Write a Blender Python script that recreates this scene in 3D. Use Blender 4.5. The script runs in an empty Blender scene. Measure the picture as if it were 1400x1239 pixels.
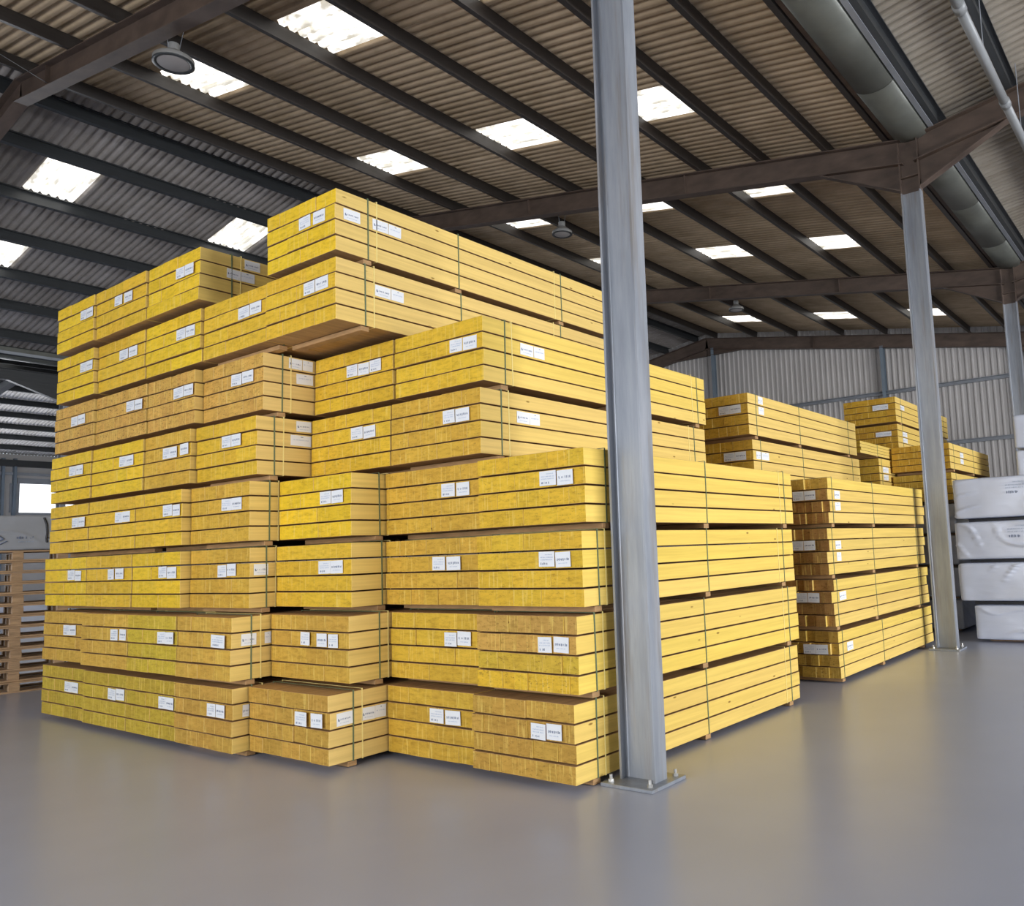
import bpy, bmesh, math, random
from mathutils import Vector, Matrix, noise

# ---------------------------------------------------------------- camera, world, light, exposure
# world axes: X runs along the timber (and the hall), Y across the hall, Z up; metres
scene = bpy.context.scene
COL = scene.collection
cam_data = bpy.data.cameras.new('camera')
cam_data.sensor_fit = 'HORIZONTAL'
cam_data.sensor_width = 36.0
cam_data.lens = 1121.889 / 1400 * 36.0
cam_data.shift_x = -(842.906 - 700.0) / 1400
cam_data.shift_y = (632.846 - 619.5) / 1400
cam_data.clip_end = 300
cam = bpy.data.objects.new('camera', cam_data)
COL.objects.link(cam)
RIGHT = Vector((0.58397154, -0.81086689, -0.03836839))
DOWN = Vector((0.06352004, 0.09276372, -0.99365995))
FWD = Vector((0.80928515, 0.57783197, 0.10567767))
m = Matrix.Identity(4)
for i in range(3):
    m[i][0], m[i][1], m[i][2] = RIGHT[i], -DOWN[i], -FWD[i]
m[2][3] = 1.65
cam.matrix_world = m
scene.camera = cam

world = bpy.data.worlds.new('sky')
scene.world = world
world.use_nodes = True
wn = world.node_tree.nodes['Background']
wn.inputs[0].default_value = (0.78, 0.88, 1.0, 1)
wn.inputs[1].default_value = 2.0

def area(name, loc, size, rot, power, col=(1, 1, 1)):
    L = bpy.data.lights.new(name, 'AREA')
    L.shape = 'RECTANGLE'
    L.size, L.size_y = size
    L.energy = power
    L.color = col
    o = bpy.data.objects.new(name, L)
    COL.objects.link(o)
    o.location = loc
    o.rotation_euler = rot
    return o

# daylight entering by the open goods doors (openings modelled in the walls behind and right of the camera)
area('doorway_daylight_rear', (-10.7, 4.0, 2.9), (13.0, 5.6), (math.pi / 2, 0, -math.pi / 2), 1500, (0.97, 0.98, 1.0))
area('doorway_daylight_right', (9.0, -21.2, 2.9), (14.0, 5.6), (math.pi / 2, 0, 0), 6400, (0.97, 0.98, 1.0))
area('added_fill_left', (8.5, 52.7, 2.2), (9.0, 4.2), (math.pi / 2, 0, math.pi), 1800, (0.97, 0.98, 1.0))  # unseen fill added to brighten the far bay roof; its doorway is invented

vs = scene.view_settings
vs.view_transform = 'Standard'
vs.look = 'None'
vs.exposure = 0.06
vs.gamma = 1.0
vs.use_curve_mapping = False
scene.cycles.use_denoising = True
scene.cycles.max_bounces = 8
scene.cycles.diffuse_bounces = 5
scene.cycles.sample_clamp_indirect = 3.0
scene.cycles.caustics_reflective = False
scene.cycles.caustics_refractive = False
SKYLIGHT = 1.8
random.seed(11)

# ---------------------------------------------------------------- helpers
def new_obj(name, mesh, parent=None, loc=(0, 0, 0), rot=(0, 0, 0)):
    o = bpy.data.objects.new(name, mesh)
    COL.objects.link(o)
    if parent is not None:
        o.parent = parent
    o.location = loc
    o.rotation_euler = rot
    return o

def tag(o, label=None, cat=None, group=None, kind=None):
    if label: o['label'] = label
    if cat: o['category'] = cat
    if group: o['group'] = group
    if kind: o['kind'] = kind
    return o

def thing(name, loc, label, cat, rotz=0.0, group=None, kind=None):
    return tag(new_obj(name, None, None, loc, (0, 0, rotz)), label, cat, group, kind)

def pymesh(name, verts, faces, mats, smooth=False, fmat=None):
    me = bpy.data.meshes.new(name)
    me.from_pydata([tuple(v) for v in verts], [], faces)
    for mm in (mats if isinstance(mats, (list, tuple)) else [mats]):
        me.materials.append(mm)
    if fmat:
        me.polygons.foreach_set('material_index', fmat)
    if smooth:
        me.polygons.foreach_set('use_smooth', [True] * len(me.polygons))
    me.update()
    return me

BOXF = [(0, 3, 2, 1), (4, 5, 6, 7), (0, 1, 5, 4), (1, 2, 6, 5), (2, 3, 7, 6), (3, 0, 4, 7)]
class MB:
    """collects boxes, tubes and swept profiles for one mesh"""
    def __init__(s): s.v, s.f = [], []
    def box(s, a, b):
        n = len(s.v)
        (x0, y0, z0), (x1, y1, z1) = a, b
        s.v += [(x0, y0, z0), (x1, y0, z0), (x1, y1, z0), (x0, y1, z0), (x0, y0, z1), (x1, y0, z1), (x1, y1, z1), (x0, y1, z1)]
        s.f += [tuple(i + n for i in q) for q in BOXF]
        return s
    def sweep(s, prof, p0, p1, side, up):
        """closed 2D profile (u along side, w along up) swept straight from p0 to p1"""
        n, k = len(s.v), len(prof)
        p0, p1, side, up = Vector(p0), Vector(p1), Vector(side), Vector(up)
        for p in (p0, p1):
            for u, w in prof:
                s.v.append(tuple(p + side * u + up * w))
        for i in range(k):
            j = (i + 1) % k
            s.f.append((n + i, n + j, n + k + j, n + k + i))
        s.f.append(tuple(n + i for i in reversed(range(k))))
        s.f.append(tuple(n + k + i for i in range(k)))
        return s
    def tube(s, p0, p1, r0, r1=None, seg=12):
        r1 = r0 if r1 is None else r1
        d = (Vector(p1) - Vector(p0)).normalized()
        a = d.orthogonal().normalized(); b = d.cross(a)
        n = len(s.v)
        for p, r in ((Vector(p0), r0), (Vector(p1), r1)):
            for i in range(seg):
                t = 2 * math.pi * i / seg
                s.v.append(tuple(p + a * (r * math.cos(t)) + b * (r * math.sin(t))))
        for i in range(seg):
            j = (i + 1) % seg
            s.f.append((n + i, n + j, n + seg + j, n + seg + i))
        s.f.append(tuple(n + i for i in reversed(range(seg))))
        s.f.append(tuple(n + seg + i for i in range(seg)))
        return s
    def lathe(s, prof, seg=24):
        n = len(s.v); k = len(prof)
        for i in range(seg):
            t = 2 * math.pi * i / seg
            for r, z in prof:
                s.v.append((r * math.cos(t), r * math.sin(t), z))
        for i in range(seg):
            j = (i + 1) % seg
            for q in range(k - 1):
                s.f.append((n + i * k + q, n + j * k + q, n + j * k + q + 1, n + i * k + q + 1))
        return s
    def mesh(s, name, mat, smooth=False):
        return pymesh(name, s.v, s.f, mat, smooth)

def chamfer_box(name, sx, sy, sz, bev, mats, origin=(0.5, 0.5, 0.0), endmat=False):
    """bevelled box; endmat: faces looking along X take slot 1, top and underside slot 2"""
    bm = bmesh.new()
    bmesh.ops.create_cube(bm, size=1.0)
    for v in bm.verts:
        v.co = Vector(((v.co.x + 0.5 - origin[0]) * sx, (v.co.y + 0.5 - origin[1]) * sy, (v.co.z + 0.5 - origin[2]) * sz))
    if bev > 0:
        bmesh.ops.bevel(bm, geom=list(bm.edges), offset=bev, segments=1, affect='EDGES')
    bm.normal_update()
    if endmat:
        for f in bm.faces:
            if abs(f.normal.x) > 0.9:
                f.material_index = 1
            elif abs(f.normal.z) > 0.4:
                f.material_index = 2
    me = bpy.data.meshes.new(name)
    bm.to_mesh(me); bm.free()
    for mm in mats: me.materials.append(mm)
    return me

# ---------------------------------------------------------------- materials
def mat_new(name):
    mt = bpy.data.materials.new(name)
    mt.use_nodes = True
    nt = mt.node_tree
    return mt, nt, nt.nodes, nt.links, nt.nodes['Principled BSDF']

def ramp(N, stops, interp='LINEAR'):
    r = N.new('ShaderNodeValToRGB')
    r.color_ramp.interpolation = interp
    e = r.color_ramp.elements
    while len(e) < len(stops): e.new(0.5)
    for el, (p, c) in zip(e, stops):
        el.position = p
        el.color = c if len(c) == 4 else (*c, 1)
    return r

def coords(N, L, scale, rnd=True, kind='Object'):
    tc = N.new('ShaderNodeTexCoord')
    mp = N.new('ShaderNodeMapping')
    mp.inputs['Scale'].default_value = scale
    if rnd:
        oi = N.new('ShaderNodeObjectInfo')
        ml = N.new('ShaderNodeMath'); ml.operation = 'MULTIPLY'; ml.inputs[1].default_value = 37.0
        L.new(oi.outputs['Random'], ml.inputs[0])
        ad = N.new('ShaderNodeVectorMath'); ad.operation = 'ADD'
        L.new(tc.outputs[kind], ad.inputs[0]); L.new(ml.outputs[0], ad.inputs[1])
        L.new(ad.outputs[0], mp.inputs['Vector'])
    else:
        L.new(tc.outputs[kind], mp.inputs['Vector'])
    return mp.outputs['Vector']

def tex_noise(N, L, vec, scale=1.0, detail=4.0, rough=0.55):
    n = N.new('ShaderNodeTexNoise')
    n.inputs['Scale'].default_value = scale
    n.inputs['Detail'].default_value = detail
    n.inputs['Roughness'].default_value = rough
    L.new(vec, n.inputs['Vector'])
    return n.outputs['Fac']

def mix(N, L, a, b, fac, mode='MIX'):
    x = N.new('ShaderNodeMix'); x.data_type = 'RGBA'; x.blend_type = mode
    for sock, val in ((x.inputs[0], fac), (x.inputs[6], a), (x.inputs[7], b)):
        if hasattr(val, 'links') or isinstance(val, bpy.types.NodeSocket):
            L.new(val, sock)
        elif isinstance(val, (int, float)):
            sock.default_value = val
        else:
            sock.default_value = val if len(val) == 4 else (*val, 1)
    return x.outputs[2]

def bump(N, L, P, h, strength=0.2, dist=0.01):
    b = N.new('ShaderNodeBump')
    b.inputs['Strength'].default_value = strength
    b.inputs['Distance'].default_value = dist
    L.new(h, b.inputs['Height'])
    L.new(b.outputs['Normal'], P.inputs['Normal'])

def simple(name, col, rough=0.5, metal=0.0, var=0.0, scale=6.0, aniso=(1, 1, 1), spec=0.5, bmp=0.0, kind='Object'):
    mt, nt, N, L, P = mat_new(name)
    P.inputs['Roughness'].default_value = rough
    P.inputs['Metallic'].default_value = metal
    P.inputs['Specular IOR Level'].default_value = spec
    if var:
        f = tex_noise(N, L, coords(N, L, aniso, True, kind), scale, 5)
        r = ramp(N, [(0.25, tuple(c * (1 - var) for c in col)), (0.75, tuple(min(1, c * (1 + var)) for c in col))])
        L.new(f, r.inputs[0]); L.new(r.outputs[0], P.inputs['Base Color'])
        if bmp: bump(N, L, P, f, bmp, 0.03)
    else:
        P.inputs['Base Color'].default_value = (*col, 1)
    return mt

def mat_plank_side():
    mt, nt, N, L, P = mat_new('yellow_glazed_wood')
    oi = N.new('ShaderNodeObjectInfo')
    pale = ramp(N, [(0.0, (0.80, 0.575, 0.15)), (0.5, (0.82, 0.61, 0.13)), (1.0, (0.84, 0.62, 0.19))])
    L.new(oi.outputs['Random'], pale.inputs[0])
    # a bundle's own glaze shows a little on its long sides too; thin-glazed batches are paler
    base = mix(N, L, pale.outputs[0], oi.outputs['Color'], 0.22)
    at = N.new('ShaderNodeAttribute'); at.attribute_type = 'OBJECT'; at.attribute_name = 'thin_glaze'
    base = mix(N, L, base, (0.76, 0.545, 0.20), at.outputs['Fac'])
    g = tex_noise(N, L, coords(N, L, (0.9, 34, 34)), 1.0, 5, 0.6)
    gr = ramp(N, [(0.3, (0.86, 0.84, 0.80)), (0.65, (1.04, 1.04, 1.04))])
    L.new(g, gr.inputs[0])
    c = mix(N, L, base, gr.outputs[0], 1.0, 'MULTIPLY')
    v = N.new('ShaderNodeTexVoronoi'); v.inputs['Scale'].default_value = 1.0
    L.new(coords(N, L, (2.2, 7, 7)), v.inputs['Vector'])
    kn = ramp(N, [(0.035, (1, 1, 1)), (0.07, (0, 0, 0))]); L.new(v.outputs['Distance'], kn.inputs[0])
    c = mix(N, L, c, (0.25, 0.13, 0.02), kn.outputs[0])
    L.new(c, P.inputs['Base Color'])
    P.inputs['Roughness'].default_value = 0.55
    P.inputs['Specular IOR Level'].default_value = 0.25
    bump(N, L, P, g, 0.08, 0.004)
    return mt

def mat_plank_end():
    mt, nt, N, L, P = mat_new('yellow_sealed_end_grain')
    oi = N.new('ShaderNodeObjectInfo')
    col = oi.outputs['Color']
    rn = ramp(N, [(0.0, (0.93, 0.92, 0.90)), (0.5, (1.0, 1.0, 1.0)), (1.0, (1.04, 1.04, 1.02))])
    L.new(oi.outputs['Random'], rn.inputs[0])
    c = mix(N, L, col, rn.outputs[0], 1.0, 'MULTIPLY')
    # broad blotches of thicker and thinner glaze
    b1 = tex_noise(N, L, coords(N, L, (14, 9, 34)), 1.0, 6, 0.72)
    r1 = ramp(N, [(0.32, (0.72, 0.68, 0.60)), (0.5, (0.98, 0.98, 0.98)), (0.70, (1.12, 1.12, 1.2))]); L.new(b1, r1.inputs[0])
    c = mix(N, L, c, r1.outputs[0], 1.0, 'MULTIPLY')
    # glued lamella streaks up the end
    b2 = tex_noise(N, L, coords(N, L, (10, 48, 3)), 1.0, 3, 0.6)
    r2 = ramp(N, [(0.57, (0, 0, 0)), (0.66, (1, 1, 1))]); L.new(b2, r2.inputs[0])
    f2 = N.new('ShaderNodeMath'); f2.operation = 'MULTIPLY'; f2.inputs[1].default_value = 0.5
    L.new(r2.outputs[0], f2.inputs[0])
    c = mix(N, L, c, (0.84, 0.63, 0.16), f2.outputs[0])
    # dark flecks; how many is a property of the batch (alpha of the object colour)
    v = tex_noise(N, L, coords(N, L, (14, 26, 60)), 1.0, 3, 0.7)
    r3 = ramp(N, [(0.585, (0, 0, 0)), (0.66, (1, 1, 1))]); L.new(v, r3.inputs[0])
    f3 = N.new('ShaderNodeMath'); f3.operation = 'MULTIPLY'
    L.new(r3.outputs[0], f3.inputs[0]); L.new(oi.outputs['Alpha'], f3.inputs[1])
    c = mix(N, L, c, (0.16, 0.075, 0.012), f3.outputs[0])
    L.new(c, P.inputs['Base Color'])
    P.inputs['Roughness'].default_value = 0.62
    P.inputs['Specular IOR Level'].default_value = 0.25
    bump(N, L, P, b1, 0.35, 0.006)
    return mt

def mat_floor():
    mt, nt, N, L, P = mat_new('grey_resin_floor')
    vec = coords(N, L, (1, 1, 1), False)
    a = tex_noise(N, L, vec, 0.35, 3, 0.5)
    r = ramp(N, [(0.3, (0.40, 0.43, 0.53)), (0.7, (0.44, 0.47, 0.57))]); L.new(a, r.inputs[0])
    b = tex_noise(N, L, vec, 1.3, 2, 0.5)
    r2 = ramp(N, [(0.35, (0.97, 0.97, 0.97)), (0.65, (1.02, 1.02, 1.02))]); L.new(b, r2.inputs[0])
    L.new(mix(N, L, r.outputs[0], r2.outputs[0], 1.0, 'MULTIPLY'), P.inputs['Base Color'])
    P.inputs['Roughness'].default_value = 0.28
    P.inputs['Specular IOR Level'].default_value = 0.5
    return mt

def mat_roof():
    mt, nt, N, L, P = mat_new('aged_fibre_cement')
    oi = N.new('ShaderNodeObjectInfo')
    a = tex_noise(N, L, coords(N, L, (1.2, 0.7, 1)), 2.0, 6, 0.65)
    r = ramp(N, [(0.3, (0.78, 0.76, 0.72)), (0.7, (1.1, 1.1, 1.1))]); L.new(a, r.inputs[0])
    c = mix(N, L, oi.outputs['Color'], r.outputs[0], 1.0, 'MULTIPLY')
    rn = ramp(N, [(0, (0.86, 0.85, 0.83)), (1, (1.06, 1.06, 1.06))]); L.new(oi.outputs['Random'], rn.inputs[0])
    L.new(mix(N, L, c, rn.outputs[0], 1.0, 'MULTIPLY'), P.inputs['Base Color'])
    P.inputs['Roughness'].default_value = 0.85
    P.inputs['Specular IOR Level'].default_value = 0.15
    return mt

def mat_skylight():
    mt, nt, N, L, P = mat_new('weathered_translucent_sheet')
    a = tex_noise(N, L, coords(N, L, (7, 2.2, 1)), 1.0, 5, 0.62)
    r = ramp(N, [(0.40, (1.0, 0.98, 0.95)), (0.60, (0.30, 0.275, 0.22))]); L.new(a, r.inputs[0])
    L.new(r.outputs[0], P.inputs['Emission Color'])
    P.inputs['Emission Strength'].default_value = SKYLIGHT
    P.inputs['Base Color'].default_value = (0.8, 0.8, 0.76, 1)
    P.inputs['Roughness'].default_value = 0.5
    return mt

def mat_galv():
    mt, nt, N, L, P = mat_new('galvanised_steel')
    a = tex_noise(N, L, coords(N, L, (5, 5, 0.5), False), 1.6, 6, 0.65)
    r = ramp(N, [(0.25, (0.22, 0.24, 0.28)), (0.5, (0.31, 0.335, 0.375)), (0.8, (0.42, 0.435, 0.47))]); L.new(a, r.inputs[0])
    # brown water stains, mostly in streaks
    b = tex_noise(N, L, coords(N, L, (3.5, 3.5, 0.22), False), 2.1, 5, 0.7)
    r2 = ramp(N, [(0.50, (0, 0, 0)), (0.75, (0.8, 0.8, 0.8))]); L.new(b, r2.inputs[0])
    L.new(mix(N, L, r.outputs[0], (0.22, 0.17, 0.11), r2.outputs[0]), P.inputs['Base Color'])
    P.inputs['Metallic'].default_value = 0.45
    P.inputs['Roughness'].default_value = 0.42
    bump(N, L, P, a, 0.05, 0.004)
    return mt

M = {}
M['side'] = mat_plank_side(); M['end'] = mat_plank_end()
M['floor'] = mat_floor(); M['roof'] = mat_roof(); M['sky'] = mat_skylight(); M['galv'] = mat_galv()
M['purlin'] = simple('dark_brown_purlin_paint', (0.034, 0.028, 0.024), 0.45, 0.0, 0.25, 3.0, (0.4, 6, 6))
M['purlin_grey'] = simple('dark_grey_purlin_paint', (0.028, 0.031, 0.033), 0.45, 0.0, 0.25, 3.0, (0.4, 6, 6))
M['primer'] = simple('brown_primer_paint', (0.088, 0.060, 0.045), 0.55, 0.0, 0.35, 2.0, (3, 1.2, 3))
M['gutter'] = simple('grey_green_gutter_steel', (0.125, 0.13, 0.112), 0.5, 0.2, 0.3, 1.5)
M['rail'] = simple('zinc_rail', (0.30, 0.32, 0.35), 0.45, 0.3, 0.15, 2.0)
M['post'] = simple('blue_grey_post_paint', (0.16, 0.20, 0.24), 0.5, 0.0, 0.15, 2.0)
M['clad'] = simple('light_grey_cladding', (0.46, 0.44, 0.425), 0.5, 0.0, 0.12, 0.8, (1, 2, 0.4))
M['paint_wall'] = simple('pale_wall_panel', (0.52, 0.50, 0.48), 0.6, 0.0, 0.1, 0.6)
M['raw'] = simple('unglazed_plank_face', (0.45, 0.27, 0.11), 0.7, 0.0, 0.22, 2.0, (0.6, 12, 12))
M['strap'] = simple('green_strapping', (0.12, 0.16, 0.085), 0.35, 0.0)
M['strap_pale'] = simple('pale_yellow_strapping', (0.85, 0.70, 0.26), 0.4, 0.0)
M['batten'] = simple('raw_batten_wood', (0.40, 0.235, 0.10), 0.7, 0.0, 0.25, 6.0, (1, 1, 6))
M['paper'] = simple('white_label_paper', (0.80, 0.82, 0.84), 0.5)
M['ink'] = simple('blue_grey_print', (0.16, 0.20, 0.30), 0.6)
M['ink_light'] = simple('pale_blue_print', (0.42, 0.50, 0.64), 0.6)
M['film'] = simple('white_wrapping_film', (0.63, 0.68, 0.81), 0.30, 0.0, 0.04, 1.5, (2.2, 0.7, 3.0), bmp=0.22)
M['film_grey'] = simple('grey_wrapping_film', (0.36, 0.38, 0.42), 0.32, 0.0, 0.12, 3.0)
M['pallet'] = simple('weathered_pallet_wood', (0.46, 0.30, 0.17), 0.75, 0.0, 0.3, 5.0, (1, 6, 6))
M['black'] = simple('black_plastic', (0.02, 0.02, 0.025), 0.5)
M['lamp'] = simple('lamp_aluminium', (0.36, 0.36, 0.35), 0.4, 0.5)
M['lens'] = simple('dusty_lamp_glass', (0.30, 0.28, 0.27), 0.3)
M['pvc'] = simple('grey_pipe', (0.22, 0.23, 0.235), 0.45, 0.0, 0.12, 2.0)
M['bolt'] = simple('zinc_bolt', (0.55, 0.55, 0.53), 0.4, 0.7)
def emit(name, col, s):
    mt, nt, N, L, P = mat_new(name)
    P.inputs['Emission Color'].default_value = (*col, 1)
    P.inputs['Emission Strength'].default_value = s
    return mt
M['lit'] = emit('daylit_glazing', (0.95, 0.98, 1.0), SKYLIGHT * 0.8)

# ---------------------------------------------------------------- hall geometry
VALLEY, RIDGE = 3.3, 15.7           # across the hall: column line and ridge of the bay in view
SPAN = RIDGE - VALLEY
ZT, SL = 7.92, 0.166                # rafter top at a valley, roof slope
FRAMES = [-2.92, 4.985, 12.89, 20.8, 28.55]
X0, X1 = -11.0, 28.9
YMIN, YMAX = VALLEY - 2 * SPAN, VALLEY + 4 * SPAN      # -21.5 .. 52.9
PUR = 0.235
def zt(y):
    k = ((y - VALLEY) / SPAN) % 2.0
    return ZT + SL * SPAN * (k if k <= 1 else 2 - k)
ANG = math.atan(SL)

# floor
me = MB().box((X0 - 6, YMIN - 6, -0.2), (X1 + 0.3, YMAX + 0.3, 0)).mesh('floor', M['floor'])
tag(new_obj('floor', me), 'smooth shiny grey resin floor of the warehouse', 'floor', kind='structure')

# corrugated roof sheets ------------------------------------------------------
PITCH, AMP, SHEET = 0.98 / 6, 0.028, 0.98
def sheet_mesh(name, width, length, mat, lap=0.02, lo=-0.03, hi=0.14):
    """local x across the corrugations, y up the slope"""
    n = int(round(width / PITCH * 14))
    vs_, fs = [], []
    for i in range(n + 1):
        x = -width / 2 - lap / 2 + (width + lap) * i / n
        z = AMP * (2 * abs(math.cos(math.pi * (x + width / 2) / PITCH)) ** 5 - 1)
        vs_ += [(x, -length / 2 + lo, z), (x, length / 2 + hi, z + 0.004)]
    for i in range(n):
        fs.append((2 * i, 2 * i + 2, 2 * i + 3, 2 * i + 1))
    return pymesh(name, vs_, fs, mat, smooth=True)

ZSEC = [(-0.004, 0), (-0.085, 0), (-0.085, 0.025), (-0.08, 0.025), (-0.08, 0.005), (-0.004, 0.005), (-0.004, 0.235), (0.075, 0.235), (0.075, 0.21), (0.07, 0.21), (0.07, 0.23), (0.004, 0.23), (0.004, 0)]

def roof_slope(name, label, y_lo, y_hi, breaks, lights, color, pmat, x_from, x_to, detail=True, purlins=None):
    """one slope of the roof: sheets (and skylights) between successive breaks, purlins under them"""
    root = thing(name, (0, 0, 0), label, 'ceiling', kind='structure')
    up = 1 if zt((breaks[0] + breaks[1]) / 2 + 0.1) > zt((breaks[0] + breaks[1]) / 2) else -1
    for r in range(len(breaks) - 1):
        a, b = breaks[r], breaks[r + 1]
        length = (b - a) / math.cos(ANG)
        ym = (a + b) / 2
        zc = zt(ym) + PUR + AMP
        if detail:
            ms, mk = sheet_mesh('roof_sheet', SHEET, length, M['roof']), None
            k0, k1 = math.floor((x_from - 6.72) / SHEET), math.ceil((x_to - 6.72) / SHEET)
            for k in range(k0, k1):
                x = 6.72 + SHEET * k
                if x - SHEET / 2 > X1 + 0.3: continue
                if r in lights and k % 4 == 0:
                    mk = mk or sheet_mesh('skylight', SHEET, length, M['sky'], 0.0, 0.11, -0.01)
                    new_obj('skylight', mk, root, (x, ym, zc), (up * ANG, 0, 0))
                else:
                    dz = 0.010 if (k % 3 == 1) else random.uniform(-0.003, 0.003)
                    o = new_obj('roof_sheet', ms, root, (x, ym, zc + dz), (up * ANG + random.uniform(-.002, .002), 0, 0))
                    o.color = (*color, 1)
        else:
            w = x_to - x_from
            o = new_obj('roof_sheet', sheet_mesh('roof_sheet', w, length, M['roof']), root, ((x_from + x_to) / 2, ym, zc), (up * ANG, 0, 0))
            o.color = (*color, 1)
    side = Vector((0, math.cos(ANG), up * math.sin(ANG)))
    upv = Vector((0, -up * math.sin(ANG), math.cos(ANG)))
    for y in (purlins if purlins is not None else breaks[1:-1]):
        mb = MB()
        mb.sweep(ZSEC if up > 0 else [(-u, w) for u, w in reversed(ZSEC)], (x_from if not detail else min(x_from, 0), y, zt(y)), (28.66, y, zt(y)), side, upv)
        new_obj('purlin', mb.mesh('purlin', pmat), root)
    return root

WARM, GREY = (0.56, 0.435, 0.295), (0.36, 0.335, 0.32)
RB = [3.42, 4.66, 5.85, 7.05, 8.55, 10.12, 11.9, 13.55, 15.7]
roof_slope('ceiling', 'brown corrugated roof slope with skylights rising from the column line', 0, 0, RB, {2, 4, 6}, WARM, M['purlin'], 3.3, X1,
           purlins=[3.66, 4.66, 5.85, 7.05, 8.55, 10.12, 11.9, 13.55, 15.28])
LB = [15.7, 17.55, 19.4, 21.2, 23.0, 24.75, 26.6, 28.0]
roof_slope('ceiling', 'grey corrugated roof slope falling away beyond the ridge', 0, 0, LB, {1, 3, 5}, GREY, M['purlin_grey'], 3.3, X1,
           purlins=[16.12, 17.55, 19.4, 21.2, 23.0, 24.75, 26.6, 27.8])
RR = [-9.1, -7.3, -5.5, -3.8, -2.2, -0.75, 0.6, 1.75, 2.93]
roof_slope('ceiling', 'corrugated roof slope beyond the valley gutter with the grey pipe', 0, 0, RR, {2, 4}, (0.34, 0.305, 0.255), M['purlin_grey'], 3.3, X1,
           purlins=[-7.3, -5.5, -3.8, -2.2, -0.75, 0.6, 1.75, 2.80])
# parts of the roof that the picture does not reach, one long sheet to a row
far = [28.3, 31.3, 34.4, 37.5, 40.5]
roof_slope('ceiling', 'grey corrugated roof slope of the farthest bay, rising side', 0, 0, far, {1, 2}, GREY, M['purlin_grey'], 3.3, X1)  # skylights on this unseen slope are added to light the farthest bay
far = [40.5, 42.3, 44.1, 45.9, 47.7, 49.4, 51.2, 52.9]
roof_slope('ceiling', 'grey corrugated roof slope of the farthest bay, falling to the window wall', 0, 0, far, set(), (0.56, 0.54, 0.52), M['purlin_grey'], 3.3, X1)
roof_slope('ceiling', 'corrugated roof slope over the goods doors', 0, 0, [-21.5, -18.4, -15.3, -12.2, -9.1], set(), GREY, M['purlin_grey'], X0, X1, False)
roof_slope('ceiling', 'brown corrugated roof rising above the camera', 0, 0, [3.5, 7.05, 11.9, 15.7], set(), WARM, M['purlin'], X0, 2.85, False, purlins=[])
roof_slope('ceiling', 'grey corrugated roof above the camera beyond the ridge', 0, 0, [15.7, 19.4, 23.0, 28.0], set(), GREY, M['purlin'], X0, 2.85, False, purlins=[])
roof_slope('ceiling', 'corrugated roof above the camera beyond the gutter', 0, 0, [-9.1, -3.8, 2.93], set(), GREY, M['purlin'], X0, 2.85, False, purlins=[])


# valley gutters --------------------------------------------------------------
def gutter(y, label):
    root = thing('gutter', (0, y, 0), label, 'gutter', kind='structure')
    prof = []
    for i in range(17):
        t = math.pi * i / 16
        prof.append((0.27 * math.cos(t), 8.02 - 0.13 * math.sin(t)))
    outer = prof + [(-0.30, 8.03), (-0.30, 8.22), (-0.285, 8.22), (-0.285, 8.045), (0.285, 8.045), (0.285, 8.22), (0.30, 8.22), (0.30, 8.03)]
    x = -2.0
    while x < X1 - 0.2:
        x2 = min(x + 2.62, X1 - 0.1)
        s = MB().sweep(outer, (x, 0, 0), (x2 - 0.012, 0, 0), (0, 1, 0), (0, 0, 1)).mesh('gutter_section', M['gutter'])
        for i_ in range(16): s.polygons[i_].use_smooth = True
        new_obj('gutter_section', s, root)
        x = x2
    lip = MB().sweep([(0.265, 8.0), (0.33, 8.0), (0.33, 8.04), (0.265, 8.04)], (-2, 0, 0), (X1 - 0.1, 0, 0), (0, 1, 0), (0, 0, 1))
    new_obj('gutter_lip', lip.mesh('gutter_lip', M['primer']), root)
    lip = MB().sweep([(-0.36, 7.98), (-0.285, 7.98), (-0.285, 8.06), (-0.36, 8.06)], (-2, 0, 0), (X1 - 0.1, 0, 0), (0, 1, 0), (0, 0, 1))
    new_obj('gutter_edge_angle', lip.mesh('gutter_edge_angle', M['rail']), root)
gutter(3.235, 'grey green steel valley gutter running over the column heads')
gutter(28.1, 'dark valley gutter at the low edge of the grey roof slope')

# portal frames ---------------------------------------------------------------
def isec(h, b, tw=0.012, tf=0.018, y0=0.0):
    """I section: depth h downwards from the top (w from 0 to -h), width b"""
    return [(-b / 2, 0), (b / 2, 0), (b / 2, -tf), (tw / 2, -tf), (tw / 2, -h + tf), (b / 2, -h + tf), (b / 2, -h), (-b / 2, -h), (-b / 2, -h + tf), (-tw / 2, -h + tf), (-tw / 2, -tf), (-b / 2, -tf)]

def haunch_mesh(x, pts, b=0.16):
    """web plate from a y-z outline and a flange along its lower edge (last two points)"""
    mb = MB()
    n = len(pts)
    for dx in (-0.007, 0.007):
        for (y, z) in pts: mb.v.append((x + dx, y, z))
    mb.f.append(tuple(reversed(range(n)))); mb.f.append(tuple(range(n, 2 * n)))
    for i in range(n):
        j = (i + 1) % n
        mb.f.append((i, j, n + j, n + i))
    (ya, za), (yb, zb) = pts[-2], pts[-1]
    d = Vector((0, yb - ya, zb - za)).normalized(); upn = Vector((1, 0, 0)).cross(d)
    if upn.z < 0: upn = -upn
    mb.sweep([(-b / 2, 0), (b / 2, 0), (b / 2, 0.016), (-b / 2, 0.016)], (x, ya, za), (x, yb, zb), (1, 0, 0), upn)
    return mb.mesh('haunch', M['primer'])

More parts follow.
